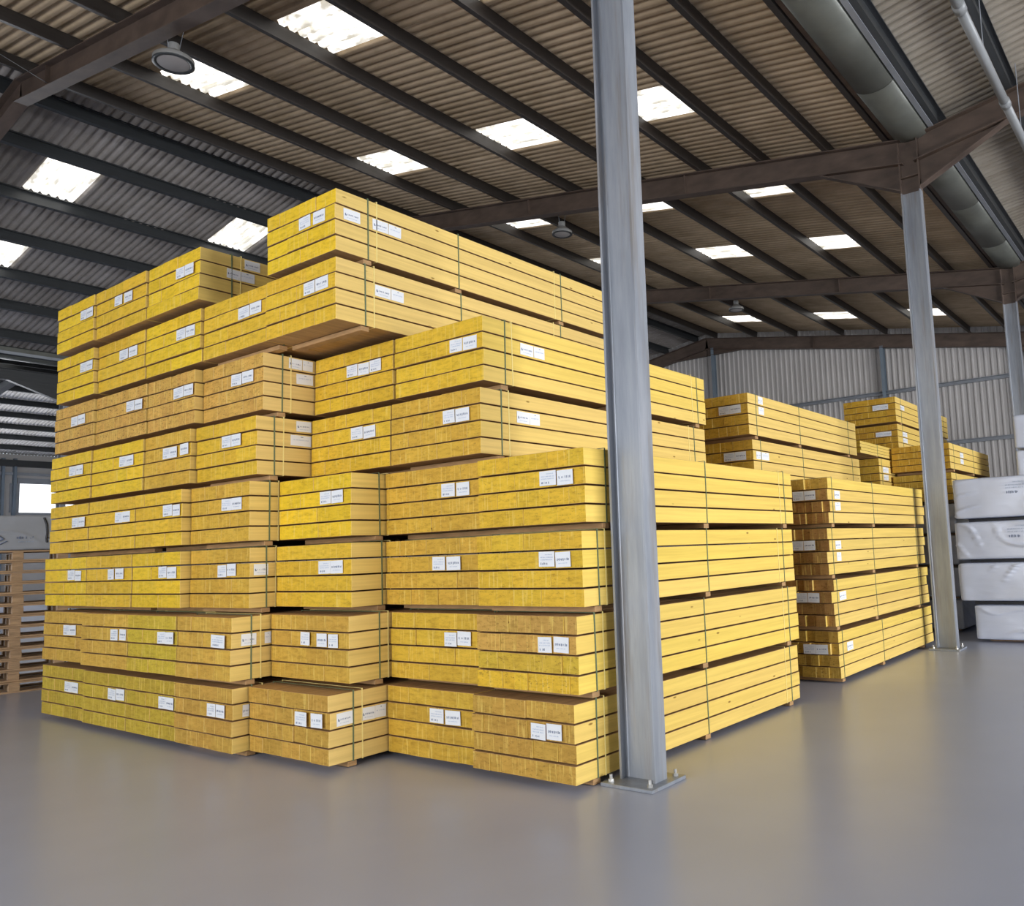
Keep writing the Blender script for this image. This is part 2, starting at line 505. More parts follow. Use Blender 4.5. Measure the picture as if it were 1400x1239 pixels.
ORD = {0: 'above the camera', 1: 'nearest in view, at the top left', 2: 'on the second column', 3: 'on the third column', 4: 'against the far cladding'}
def rafter(fi, x, y0, y1, depth, label, haunch=True, hw=1.45, hd=0.62, ridge_gusset=True):
    root = thing('rafter', (0, 0, 0), label, 'roof beam', kind='structure')
    lo = y0 if zt(y0) < zt(y1) else y1
    hi = y1 if lo == y0 else y0
    d = Vector((0, y1 - y0, zt(y1) - zt(y0))).normalized()
    upn = Vector((1, 0, 0)).cross(d)
    if upn.z < 0: upn = -upn
    new_obj('beam', MB().sweep(isec(depth, 0.21), (x, y0, zt(y0)), (x, y1, zt(y1)), (1, 0, 0), upn).mesh('beam', M['primer']), root)
    s = 1 if hi > lo else -1
    if haunch:
        e = lo + s * 0.13
        far_ = lo + s * hw
        new_obj('haunch', haunch_mesh(x, [(e, zt(e) - depth), (far_, zt(far_) - depth), (e, zt(lo) - depth - 0.42)]), root)
    if ridge_gusset and fi != 1:
        e = hi - s * 0.02
        f_ = hi - s * 1.6
        new_obj('haunch', haunch_mesh(x, [(f_, zt(f_) - depth + 0.02), (e, zt(e) - depth + 0.02), (e, zt(e) - depth - 0.26), (f_, zt(f_) - depth)]), root)
    # stiffeners and cleats
    for k in ((2.6, 5.1) if fi != 1 else (7.2,)):
        y = lo + s * k * SPAN / 8
        zz = zt(y)
        new_obj('stiffener', MB().box((x - 0.075, y - 0.006, zz - depth + 0.02), (x + 0.075, y + 0.006, zz - 0.015)).mesh('stiffener', M['primer']), root)
    return root

for fi, x in enumerate(FRAMES):
    dp = 0.40 if fi < 4 else 0.46
    rafter(fi, x, VALLEY + 0.02, RIDGE, dp, 'brown roof beam rising to the ridge, ' + ORD[fi])
    if fi == 1:
        rafter(fi, x, RIDGE, VALLEY + 2 * SPAN - 0.02, dp, 'brown roof beam falling beyond the ridge, ' + ORD[fi], ridge_gusset=False)
    else:
        rafter(fi, x, RIDGE, VALLEY + 2 * SPAN - 0.02, dp, 'brown roof beam falling beyond the ridge, ' + ORD[fi])
    rafter(fi, x, VALLEY - 0.02, VALLEY - SPAN, dp, 'brown roof beam right of the gutter, ' + ORD[fi], hw=1.5)

# knee brace from the nearest rafter up to a purlin
tag(new_obj('knee_brace', MB().sweep([(-.02, -.003), (.02, -.003), (.02, .003), (-.02, .003)], (4.9, 14.35, zt(14.35) - 0.36), (4.35, 14.9, zt(14.9) + .05), (0.7, 0.7, 0), (0, 0, 1)).mesh('knee_brace', M['purlin_grey'])),
    'thin steel brace bar from the nearest roof beam to a purlin', 'brace', kind='structure')

# columns ---------------------------------------------------------------------
CW, CD = 0.155, 0.30          # flange width along X, depth along Y
def column(x, y, label, top=7.06):
    root = thing('column', (x, y, 0), label, 'column', kind='structure')
    tw, tf = 0.011, 0.018
    r = 0.016
    prof = []
    # I profile in the x-y plane, web across Y, flanges at both Y ends, with root fillets
    def quarter(sx, sy):
        pts = [(sx * CW / 2, sy * CD / 2), (sx * CW / 2, sy * (CD / 2 - tf))]
        fil = []
        for i in range(4):
            t = i / 3 * math.pi / 2
            fil.append((sx * (tw / 2 + r * (1 - math.sin(t))), sy * (CD / 2 - tf - r * (1 - math.cos(t)))))
        return pts + fil
    q1 = quarter(1, 1); q2 = quarter(1, -1); q3 = quarter(-1, -1); q4 = quarter(-1, 1)
    prof = q1 + q2[::-1] + q3 + q4[::-1]
    new_obj('shaft', MB().sweep(prof, (0, 0, 0.025), (0, 0, top), (1, 0, 0), (0, 1, 0)).mesh('shaft', M['galv']), root)
    cap = tag(new_obj('head', MB().sweep([(u * 1.02, w * 1.02) for u, w in prof], (0, 0, top), (0, 0, 7.9), (1, 0, 0), (0, 1, 0)).mesh('head', M['primer']), root), 'brown painted head')
    new_obj('stiffener', MB().box((-CW / 2, -CD / 2, 7.30), (CW / 2, CD / 2, 7.315)).mesh('stiffener', M['primer']), root)
    new_obj('base_plate', chamfer_box('base_plate', 0.44, 0.44, 0.025, 0.003, [M['galv']]), root, (0, 0, 0.0))
    b = MB().tube((0, 0, 0), (0, 0, 0.05), 0.011, seg=10)
    b.tube((0, 0, 0.0), (0, 0, 0.02), 0.021, seg=6)
    bm_ = b.mesh('anchor_bolt', M['bolt'])
    for sx in (-1, 1):
        for sy in (-1, 1):
            new_obj('anchor_bolt', bm_, root, (sx * 0.165, sy * 0.165, 0.025), (0, 0, random.random()))
    return root
column(4.985, 3.43, 'tall galvanised steel column in front, beside the nearest pile')
column(12.89, 3.30, 'galvanised steel column standing between far timber and wrapped packages')
column(20.8, 3.30, 'galvanised steel column at the right picture edge, farthest in the row')
for x in (10.35, 20.8):
    column(x, 28.1, 'steel column under the far valley, hidden behind the timber' + (' end' if x > 13 else ''))

# far valley beam with haunch, seen left of the timber
root = thing('valley_beam', (0, 0, 0), 'dark steel beam under the far gutter, left of the timber', 'beam', kind='structure')
new_obj('beam', MB().sweep(isec(0.34, 0.17), (X0, 28.1, 7.62), (X1 - .2, 28.1, 7.62), (0, 1, 0), (0, 0, 1)).mesh('beam', M['purlin_grey']), root)
for s_ in (-1, 1):
    new_obj('haunch', MB().sweep([(10.35 + s_ * .1, 7.28), (10.35 + s_ * 1.5, 7.28), (10.35 + s_ * .1, 6.80)][::s_], (0, 28.02, 0), (0, 28.18, 0), (1, 0, 0), (0, 0, 1)).mesh('haunch', M['purlin_grey']), root)
tag(new_obj('crossbeam', MB().sweep(isec(.3, .2), (9.1, 28.2, 7.55), (9.1, 34.0, 7.0), (1, 0, 0), (0, 0, 1)).mesh('crossbeam', M['purlin_grey']), root))

# far gable wall --------------------------------------------------------------
GX = 28.75
root = thing('wall_far', (0, 0, 0), 'light grey corrugated cladding of the far gable wall', 'wall', kind='structure')
def clad_panel(y0, y1, z0, z1f, mat=None):
    vs_, fs = [], []
    prof = [(0, 0), (0.11, 0), (0.135, 0.035), (0.175, 0.035), (0.20, 0)]
    ys = []
    y = y0
    while y < y1 - 1e-6:
        for u, d in prof[:-1]:
            if y + u < y1: ys.append((y + u, d))
        y += 0.20
    ys.append((y1, 0))
    for (yy, d) in ys:
        vs_ += [(GX - d, yy, z0), (GX - d, yy, z1f(yy))]
    for i in range(len(ys) - 1):
        fs.append((2 * i, 2 * i + 1, 2 * i + 3, 2 * i + 2))
    return pymesh('cladding_panel', vs_, fs, mat or M['clad'])
y = -9.1
while y < 28.1:
    y1 = min(y + 1.0, 28.1)
    for z0, z1 in ((0.0, 4.72), (4.66, 6.72), (6.66, None)):
        ze = (lambda yy: zt(yy) + 0.32) if z1 is None else (lambda yy, zz=z1: zz)
        o = new_obj('cladding_panel', clad_panel(y, y1, z0, ze), root)
        o.location.x = 0.0 if z0 != 4.66 else 0.012
    y = y1
for z in (2.4, 4.72, 6.70):
    new_obj('rail', MB().sweep([(0, 0), (-0.15, 0), (-0.15, 0.02), (-0.005, 0.02), (-0.005, 0.11), (-0.13, 0.11), (-0.13, 0.13), (0, 0.13)], (GX - 0.04, -9.1, z), (GX - 0.04, 28, z), (1, 0, 0), (0, 0, 1)).mesh('rail', M['rail']), root)
for y in (15.45, 8.75, 4.45, -2.0, 22.0):
    new_obj('gable_post', MB().sweep(isec(0.2, 0.12), (GX - 0.26, y, 0), (GX - 0.26, y, zt(y) - 0.4), (0, 1, 0), (-1, 0, 0)).mesh('gable_post', M['post']), root)

# remaining shell: window wall, door walls (plain panels, with real openings)
def wall_piece(name, label, boxes, mat=None):
    mb = MB()
    for a, b in boxes: mb.box(a, b)
    return tag(new_obj(name, mb.mesh(name, mat or M['paint_wall'])), label, 'wall', kind='structure')
WT = 8.15
WX0, WX1, WZ0, WZ1 = 17.45, 25.0, 4.95, 6.55
wall_piece('wall_left', 'pale panelled wall under the farthest roof, with a bright window', [
    ((X0, YMAX, 0), (4.0, YMAX + .2, WT)), ((4.0, YMAX, 4.4), (13.0, YMAX + .2, WT)), ((13.0, YMAX, 0), (WX0, YMAX + .2, WT)), ((WX1, YMAX, 0), (X1, YMAX + .2, WT)),  # the low gap is an invented opening for the added left fill
    ((WX0, YMAX, 0), (WX1, YMAX + .2, WZ0)), ((WX0, YMAX, WZ1), (WX1, YMAX + .2, WT))])
wr = thing('window_1', (0, 0, 0), 'bright daylit window high in the far wall above the pallets', 'window', kind='structure')
new_obj('pane', MB().box((WX0, YMAX + 0.1, WZ0), (WX1, YMAX + 0.11, WZ1)).mesh('pane', M['lit']), wr)
f = MB()
for a, b in (((WX0 - .12, YMAX - .06, WZ0 - .12), (WX1 + .12, YMAX, WZ0)), ((WX0 - .12, YMAX - .06, WZ1), (WX1 + .12, YMAX, WZ1 + .3)),
             ((WX0 - .45, YMAX - .06, WZ0), (WX0, YMAX, WZ1)), ((WX1, YMAX - .06, WZ0), (WX1 + .2, YMAX, WZ1))): f.box(a, b)
new_obj('window_frame', f.mesh('window_frame', M['rail']), wr)
wr = thing('trim_1', (0, 0, 0), 'brown timber and steel framing on the wall beside the window', 'framing', kind='structure')
for x in (15.2, 15.9, 16.55, 17.1):
    new_obj('post', MB().box((x, YMAX - .3, 0), (x + (.35 if x < 16 else .12), YMAX, 7.9)).mesh('post', M['batten'] if x < 16 else M['post']), wr)
new_obj('rail', MB().box((X0, YMAX - .14, 7.0), (X1, YMAX - .02, 7.15)).mesh('rail', M['rail']), wr)
new_obj('eaves_beam', MB().box((X0, YMAX - .4, 7.45), (X1, YMAX - .1, 7.8)).mesh('eaves_beam', M['purlin_grey']), wr)
wall_piece('wall_far_left_bay', 'pale end wall of the farthest bay behind the timber', [((X1 - .15, 28.1, 0), (X1, YMAX, 10.3))])
wall_piece('wall_far_right_bay', 'pale end wall of the bay right of the gutter', [((X1 - .15, YMIN, 0), (X1, -9.1, 10.3))])
wall_piece('wall_rear', 'pale wall behind the camera with an open goods door', [
    ((X0 - .2, YMIN, 0), (X0, -2.5, 10.3)), ((X0 - .2, 10.5, 0), (X0, YMAX, 10.3)), ((X0 - .2, -2.5, 5.7), (X0, 10.5, 10.3))])
wall_piece('wall_right', 'pale side wall with a wide open goods door', [
    ((X0, YMIN - .2, 0), (2.0, YMIN, WT)), ((16.0, YMIN - .2, 0), (X1, YMIN, WT)), ((2.0, YMIN - .2, 5.7), (16.0, YMIN, WT))])

# ---------------------------------------------------------------- timber bundles
PHT, HB = 0.603, 0.553
LAYER = HB / 4
PL_H = LAYER - 0.0115
_pl, _lab, _prn, _strap, _bear = {}, {}, {}, {}, {}
def plank_mesh(w, l):
    k = (round(w, 2), round(l, 2))
    if k not in _pl:
        _pl[k] = chamfer_box('plank', k[1], k[0] - 0.0008, PL_H, 0.0022, [M['side'], M['end'], M['raw']], (0, 0.5, 0), True)
    return _pl[k]
def label_mesh(w, h):
    k = (round(w, 2), round(h, 2))
    if k not in _lab:
        _lab[k] = MB().box((-k[0] / 2, -0.0015, -k[1] / 2), (k[0] / 2, 0, k[1] / 2)).mesh('label', M['paper'])
    return _lab[k]
def print_mesh(w, h, var):
    """rows of small printed marks on a label (local x across, z up, facing -y)"""
    k = (round(w, 2), round(h, 2), var)
    if k in _prn: return _prn[k]
    rr = random.Random(hash(k) & 0xffff)
    vs_, fs, fm = [], [], []
    def q(x0, z0, x1, z1, mi):
        n = len(vs_)
        vs_.extend([(x0, -0.0022, z0), (x1, -0.0022, z0), (x1, -0.0022, z1), (x0, -0.0022, z1)])
        fs.append((n, n + 1, n + 2, n + 3)); fm.append(mi)
    def line(x0, x1, zc, hh, mi):
        x = x0
        while x < x1 - hh * 0.3:
            cw = hh * rr.uniform(0.35, 0.75)
            for _ in range(2):
                sx = x + rr.uniform(0, cw * 0.6); sw = max(0.0018, cw * rr.uniform(0.22, 0.5))
                q(sx, zc - hh / 2 * rr.uniform(0.5, 1), min(sx + sw, x1), zc + hh / 2 * rr.uniform(0.4, 1), mi)
            x += cw * 1.15
            if rr.random() < 0.12: x += hh * 0.5
    W_, H_ = k[0], k[1]
    if var == 0:       # one big word over small print
        line(-W_ * .40, W_ * .40, H_ * .02, H_ * .20, 0)
        line(-W_ * .30, W_ * .30, -H_ * .24, H_ * .07, 1)
    elif var == 1:     # address lines and figures
        line(-W_ * .10, W_ * .36, H_ * .30, H_ * .08, 1)
        line(-W_ * .40, W_ * .40, H_ * .12, H_ * .09, 1)
        line(-W_ * .40, W_ * .38, -H_ * .04, H_ * .09, 1)
        line(-W_ * .38, W_ * .10, -H_ * .30, H_ * .17, 0)
    elif var == 2:     # small faint print
        line(-W_ * .38, W_ * .38, H_ * .06, H_ * .12, 1)
        q(-W_ * .02, H_ * .32, W_ * .10, H_ * .38, 0)
    else:              # logo and word
        q(-W_ * .42, -H_ * .10, -W_ * .36, H_ * .08, 0)
        q(-W_ * .40, -H_ * .14, -W_ * .32, -H_ * .02, 0)
        line(-W_ * .28, W_ * .40, H_ * .0, H_ * .15, 0)
        line(-W_ * .30, W_ * .30, -H_ * .28, H_ * .06, 1)
    _prn[k] = pymesh('print', vs_, fs, [M['ink'], M['ink_light']], fmat=fm)
    return _prn[k]
def put_label(root, face, u0, u1, zc, h, var, off):
    """face 'end': on the sawn ends, u across the bundle from its near edge; face 'side': u along the bundle"""
    w = u1 - u0
    if face == 'end':
        o = new_obj('label', label_mesh(w, h), root, (off, (u0 + u1) / 2, zc), (random.uniform(-.03, .03), 0, -math.pi / 2))
        o.rotation_euler = (0, random.uniform(-.03, .03), -math.pi / 2)
    else:
        o = new_obj('label', label_mesh(w, h), root, ((u0 + u1) / 2, off, zc), (0, random.uniform(-.03, .03), 0))
    new_obj('print', print_mesh(w, h, var), o)
    return o
def strap_mesh(w, h, pale):
    k = (round(w, 2), round(h, 3), pale)
    if k not in _strap:
        b = MB(); t = 0.0035; ww = 0.013 if not pale else 0.010
        y0, y1, z0, z1 = -t, k[0] + t, -0.003, k[1] + t
        b.box((-ww / 2, y0, z0), (ww / 2, 0, z1)); b.box((-ww / 2, k[0], z0), (ww / 2, y1, z1))
        b.box((-ww / 2, 0, k[1]), (ww / 2, k[0], z1)); b.box((-ww / 2, 0, z0), (ww / 2, k[0], 0))
        _strap[k] = b.mesh('strap', M['strap_pale'] if pale else M['strap'])
    return _strap[k]
def bearer_mesh(w, h):
    k = (round(w, 2), round(h, 3))
    if k not in _bear:
        _bear[k] = chamfer_box('bearer', 0.085, k[0] - 0.02, k[1] - 0.0085, 0.003, [M['batten']], (0.5, 0, 0))
    return _bear[k]

def timber_bundle(x, y, z, w, length, col, flecks, label, group, ends=(), sides=(), straps=(0.25, 1.75, 3.4), pale=True,
                  ragged=0.005, gap=0.05, h=HB, n=(4, 7), layer_cols=None, yaw=None, name='timber_bundle', two=0.24, thin=0.25):
    w = round(w, 2); length = round(length, 2)
    yaw = random.uniform(-.0015, .0015) if yaw is None else yaw
    root = thing(name, (x, y, z), label, 'timber bundle', yaw, group)
    ratio = h / HB
    xmin = 0
    for li in range(4):
        cuts = [0]
        nn = random.randint(*n)
        ws = [random.uniform(0.6, 1.5) for _ in range(nn)]
        s = sum(ws); acc = 0
        for q in ws[:-1]:
            acc += q / s * w; cuts.append(round(acc, 2))
        cuts.append(w)
        lx = random.uniform(-ragged, ragged) * 1.2
        c = layer_cols[li] if layer_cols else col
        for a, b in zip(cuts, cuts[1:]):
            if b - a < 0.03: continue
            dx = lx + random.uniform(-ragged, ragged)
            xmin = min(xmin, dx)
            o = new_obj('plank', plank_mesh(b - a, length), root, (dx, (a + b) / 2, li * LAYER * ratio + random.uniform(0, .0015)))
            o.scale.z = ratio
            o['thin_glaze'] = thin
            v = random.uniform(0.95, 1.05)
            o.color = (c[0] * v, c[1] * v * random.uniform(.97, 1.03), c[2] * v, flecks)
    for i, (u0, u1) in enumerate(ends):
        zc = LAYER * ratio * 2.48 + random.uniform(-.006, .006)
        if u1 - u0 > two:
            mid = (u0 + u1) / 2
            put_label(root, 'end', mid + .002, u1, zc, 0.108 * ratio, 1, xmin - .002)
            put_label(root, 'end', u0, mid - .002, zc, 0.108 * ratio, 0, xmin - .002)
        else:
            put_label(root, 'end', u0 + .003, u1 - .003, zc, 0.108 * ratio, 0 if i % 2 else 1, xmin - .002)
    for i, (u0, u1, li) in enumerate(sides):
        li = max(0, min(3, li))
        if u1 - u0 > two:
            mid = (u0 * .45 + u1 * .55)
            put_label(root, 'side', u0, mid - .002, LAYER * ratio * (li + .48), 0.105 * ratio, 3, -.002)
            put_label(root, 'side', mid + .002, u1, LAYER * ratio * (li + .48), 0.105 * ratio, 2, -.002)
        else:
            put_label(root, 'side', u0, u1, LAYER * ratio * (li + .48), 0.105 * ratio, (3, 2)[i % 2], -.002)
    for i, sx in enumerate(straps):
        if sx < length:
            jx = sx + random.uniform(-.04, .04)
            new_obj('strap', strap_mesh(w, h, False), root, (jx, 0, 0), (0, random.uniform(-.012, .012), 0))
            if pale and i != 1:
                new_obj('strap', strap_mesh(w, h, True), root, (jx + (.09 if i == 0 else -.12), 0, 0), (0, random.uniform(-.01, .01), 0))
            if gap > 0.01:
                new_obj('bearer', bearer_mesh(w, gap), root, (jx, 0.01, -gap + 0.0045), (0, 0, 0))
    return root

# end-face glazes
YEL = (0.73, 0.46, 0.034); GRN = (0.62, 0.45, 0.030); OCH = (0.65, 0.39, 0.046); ORG = (0.62, 0.36, 0.078); BRN = (0.44, 0.225, 0.065); LEM = (0.79, 0.525, 0.026)
GLAZE = {(1, 1): (OCH, .45), (1, 2): (ORG, .55), (1, 3): (YEL, .3), (1, 4): (YEL, .35), (2, 1): (YEL, .15), (2, 2): (YEL, .2), (2, 3): (OCH, .35), (2, 4): (OCH, .35), (2, 5): (OCH, .35), (2, 6): (YEL, .2),
         (3, 1): (OCH, .3), (3, 2): (OCH, .2), (3, 3): (YEL, .2), (3, 4): (LEM, .12), (3, 5): (YEL, .25), (3, 6): (YEL, .25), (3, 7): (YEL, .2), (3, 8): (LEM, .08),
         (4, 1): (OCH, .25), (4, 2): (OCH, .15), (4, 3): (OCH, .15), (4, 4): (OCH, .25), (4, 5): (YEL, .12), (4, 6): (ORG, .7), (4, 7): (YEL, .25),
         (5, 1): (GRN, .25), (5, 2): (GRN, .3), (5, 3): (LEM, .12), (5, 4): (YEL, .1), (5, 5): (OCH, .2), (5, 6): (ORG, .8), (5, 7): (LEM, .2), (5, 8): (LEM, .08),
         (6, 1): (GRN, .15), (6, 2): (OCH, .15), (6, 3): (YEL, .12), (6, 4): (YEL, .12), (6, 5): (LEM, .06), (6, 6): (ORG, .9), (6, 7): (YEL, .12), (6, 8): (YEL, .1),
         (7, 1): (GRN, .25), (7, 2): (OCH, .15), (7, 3): (LEM, .06), (7, 4): (YEL, .06), (7, 5): (LEM, .06), (7, 6): (ORG, .9), (7, 7): (LEM, .06), (7, 8): (LEM, .06)}
PILE = {1: 'the nearest pile, beside the steel column', 2: 'the second pile counting from the steel column', 3: 'the tallest pile, third from the steel column',
        4: 'the fourth pile counting from the steel column', 5: 'the fifth pile counting from the steel column', 6: 'the second pile counting from the pallets', 7: 'the leftmost pile, next to the pallets'}
LOOK = {YEL: 'yellow timber bundle', GRN: 'greenish yellow timber bundle', OCH: 'ochre yellow timber bundle', ORG: 'orange speckled timber bundle', LEM: 'bright yellow timber bundle'}
NTH = {1: 'on the floor', 2: 'second up', 3: 'third up', 4: 'fourth up', 5: 'fifth up', 6: 'sixth up', 7: 'seventh up', 8: 'eighth up'}
TOP = {1: 4, 2: 6, 3: 8, 4: 7, 5: 8, 6: 8, 7: 8}
# pile, level, x of the sawn ends, y of the near edge, width, labels on the ends (from the near edge), labels on the side (from the ends, layer)
STACK = [
    (1, 1, 4.531, 3.68, 1.018, [(0.25, 0.4), (0.1, 0.25)], []),
    (2, 1, 4.591, 4.71, 1.03, [(0.33, 0.5), (0.14, 0.32)], []),
    (3, 1, 4.03, 5.752, 1.14, [(0.27, 0.44), (0.06, 0.22)], [(0.07, 0.22, 2), (0.31, 0.55, 2)]),
    (4, 1, 3.889, 6.904, 0.993, [(0.11, 0.4)], [(0.09, 0.15, 2)]),
    (5, 1, 3.901, 7.909, 0.989, [(-0.02, 0.29)], []),
    (6, 1, 3.906, 8.91, 0.99, [(0.2, 0.38), (-0.03, 0.2)], []),
    (7, 1, 3.94, 9.912, 1.136, [(0.15, 0.49)], []),
    (1, 2, 4.571, 3.66, 1.014, [(0.22, 0.36), (0.06, 0.21)], []),
    (2, 2, 4.631, 4.686, 1.066, [(0.24, 0.39), (0.08, 0.24)], []),
    (3, 2, 4.228, 5.764, 1.122, [(0.52, 0.66), (0.28, 0.43), (0.13, 0.27)], []),
    (4, 2, 3.867, 6.899, 0.936, [(0.07, 0.3)], [(0.09, 0.23, 2), (0.31, 0.37, 2)]),
    (5, 2, 3.873, 7.847, 0.972, [(0.04, 0.34)], []),
    (6, 2, 3.878, 8.831, 1.069, [(0.19, 0.36), (-0.01, 0.16)], []),
    (7, 2, 3.959, 9.912, 1.2, [(0.3, 0.62)], []),
    (1, 3, 4.624, 3.63, 1.065, [(0.25, 0.41), (0.1, 0.25)], []),
    (2, 3, 4.684, 4.707, 1.162, [(0.39, 0.55), (0.21, 0.38)], []),
    (3, 3, 4.345, 5.881, 1.119, [(0.11, 0.45)], []),
    (4, 3, 4.095, 7.012, 1.038, [(0.37, 0.53), (0.21, 0.37)], [(0.04, 0.18, 2)]),
    (5, 3, 4.003, 8.062, 0.988, [(0.25, 0.42), (0.06, 0.25)], []),
    (6, 3, 4.001, 9.062, 1.061, [(0.37, 0.52), (0.15, 0.35)], []),
    (7, 3, 4.002, 10.135, 1.111, [(0.27, 0.46), (0.1, 0.27)], []),
    (1, 4, 4.67, 3.62, 1.088, [(0.26, 0.43), (0.1, 0.26)], []),
    (2, 4, 4.73, 4.72, 1.198, [(0.3, 0.47), (0.13, 0.29)], []),
    (3, 4, 4.377, 5.93, 1.07, [(0.1, 0.43)], []),
    (4, 4, 4.09, 7.012, 1.038, [(0.12, 0.46)], []),
    (5, 4, 4.013, 8.062, 0.962, [(0.17, 0.36), (0.02, 0.17)], []),
    (6, 4, 4.011, 9.036, 1.108, [(0.1, 0.44)], []),
    (7, 4, 4.016, 10.156, 1.032, [(0.06, 0.39)], []),
    (2, 5, 4.682, 4.67, 1.111, [(0.28, 0.43), (0.11, 0.28)], [(0.43, 0.72, 2)]),
    (3, 5, 4.692, 5.793, 1.172, [(0.37, 0.55), (0.19, 0.37)], []),
    (4, 5, 4.134, 6.977, 1.073, [(0.25, 0.58)], [(0.4, 0.56, 4), (0.34, 0.56, 2)]),
    (5, 5, 4.081, 8.062, 0.94, [(0.25, 0.53), (0.02, 0.19)], []),
    (6, 5, 4.068, 9.014, 1.2, [(0.2, 0.52)], []),
    (7, 5, 4.054, 10.226, 1.084, [(0.17, 0.54)], []),
    (2, 6, 4.733, 4.67, 1.115, [(0.23, 0.39), (0.06, 0.23)], [(0.44, 0.76, 2)]),
    (3, 6, 4.726, 5.797, 1.172, [(0.49, 0.66), (0.32, 0.49), (0.15, 0.32)], []),
    (4, 6, 4.196, 6.981, 1.069, [(0.35, 0.54), (0.15, 0.35)], [(0.26, 0.52, 3), (0.34, 0.52, 2)]),
    (5, 6, 4.114, 8.062, 0.969, [(0.2, 0.41), (0.0, 0.2)], []),
    (6, 6, 4.105, 9.043, 1.197, [(0.25, 0.44), (0.07, 0.25)], []),
    (7, 6, 4.082, 10.252, 1.058, [(0.39, 0.58), (0.2, 0.39)], []),
    (3, 7, 4.115, 5.77, 1.048, [(0.28, 0.45), (0.09, 0.28)], [(0.4, 0.72, 2)]),
    (4, 7, 4.13, 6.83, 1.11, [(0.26, 0.46), (0.06, 0.26)], []),
    (5, 7, 4.114, 7.953, 1.138, [(0.1, 0.47)], []),
    (6, 7, 4.104, 9.103, 1.137, [(0.37, 0.58), (0.15, 0.36)], []),
    (7, 7, 4.066, 10.252, 1.011, [(0.01, 0.34)], []),
    (3, 8, 4.113, 5.77, 1.028, [(0.34, 0.52), (0.13, 0.31)], [(0.08, 0.25, 2), (0.38, 0.7, 2)]),
    (5, 8, 4.049, 7.88, 1.063, [(0.09, 0.44)], [(0.28, 0.41, 2), (0.41, 0.58, 2), (0.47, 0.64, 3)]),
    (6, 8, 4.039, 8.955, 1.2, [(0.53, 0.72), (0.29, 0.49)], []),
    (7, 8, 4.024, 10.167, 1.008, [(0.01, 0.34)], []),
]
THIN = {(3, 1): .75, (3, 7): .72, (3, 8): .72, (4, 1): .5, (4, 6): .9, (5, 8): .5, (1, 1): .1, (2, 5): .5, (4, 5): .7}
for pile, lev, x, y, w, ends, sides in STACK:
    col, fl = GLAZE[(pile, lev)]
    level_tone = {1: .78, 2: .88, 3: .95}.get(lev, 1.0)          # lower levels get darker, duller end colours
    gl = (col[0] * level_tone, col[1] * level_tone * (1.0 if lev > 1 else .98), col[2] * (1.15 if lev < 3 else 1.0))
    where = 'topmost' if lev == TOP[pile] else NTH[lev]
    ln = 3.64 if pile != 3 else 3.9
    st = {1: (0.22, 1.75, 3.42), 2: (0.25, 1.8, 3.42), 3: (0.30, 1.45, 3.0), 4: (0.16, 1.7, 3.3)}.get(pile, (0.26, 1.75, 3.3))
    if pile == 3 and lev == 1: st = (0.26, 1.6, 3.3)
    if pile == 5: st = (0.32, 1.75, 3.3)
    yaw = {(1, 1): -.02, (1, 2): -.018}.get((pile, lev))
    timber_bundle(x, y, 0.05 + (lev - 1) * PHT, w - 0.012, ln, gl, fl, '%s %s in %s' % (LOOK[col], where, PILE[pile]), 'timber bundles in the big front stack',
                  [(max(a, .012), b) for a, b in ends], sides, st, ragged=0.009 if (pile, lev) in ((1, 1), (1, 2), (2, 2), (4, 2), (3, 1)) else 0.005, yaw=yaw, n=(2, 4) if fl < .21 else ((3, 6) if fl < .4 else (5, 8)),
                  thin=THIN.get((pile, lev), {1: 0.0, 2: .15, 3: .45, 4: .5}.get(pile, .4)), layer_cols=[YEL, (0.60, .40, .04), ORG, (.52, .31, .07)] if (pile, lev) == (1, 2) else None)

# second block of timber, beyond the gap
G2 = 'timber bundles in the block behind the front stack'
rows2 = [(1, 9.40, .035), (2, 9.30, .035), (3, 9.28, .035), (4, 9.37, .03)]
for lev, x, rg in rows2:
    cols = [(.40, .21, .06), (.42, .23, .07), (.36, .19, .055), (.44, .235, .07)]
    if lev == 4: cols = [BRN, BRN, (0.46, 0.25, 0.07), (.60, .36, .06)]
    if lev == 1: cols = [(.50, .30, .05)] * 4
    timber_bundle(x, 3.62, 0.06 + (lev - 1) * PHT, 1.03, 3.96, BRN, 0.75, 'timber bundle with ragged brown ends, %s in the pile behind' % ('topmost' if lev == 4 else NTH[lev]), G2,
                  {4: [(.14, .43), (.5, .66)], 3: [(.14, .43)], 2: [(.14, .43)], 1: [(.12, .42)]}[lev],
                  {4: [(.18, .36, 2), (.18, .36, 1)], 3: [(.2, .38, 2), (.22, .36, 1)], 2: [(.2, .42, 2)], 1: [(.24, .44, 2)]}[lev],
                  (0.14, 1.55, 3.5), False, rg, n=(7, 11), layer_cols=cols, two=0.26, thin=0.0)
for lev in range(1, 7):
    timber_bundle(9.50 + (0.08 if lev == 5 else 0), 4.67, 0.05 + (lev - 1) * PHT, 1.04, 3.98, OCH, 0.4, 'yellow timber bundle %s in the pale-sided pile behind the brown-ended one' % ('topmost' if lev == 6 else NTH[lev]), G2,
                  [(.10, .42)] if lev > 4 else [(.2, .4)], {6: [(.30, .44, 3), (.30, .46, 2)], 5: [(.08, .22, 2), (.24, .46, 2)]}.get(lev, []), (0.24, 1.6, 3.65), False, n=(5, 7), thin=.45)
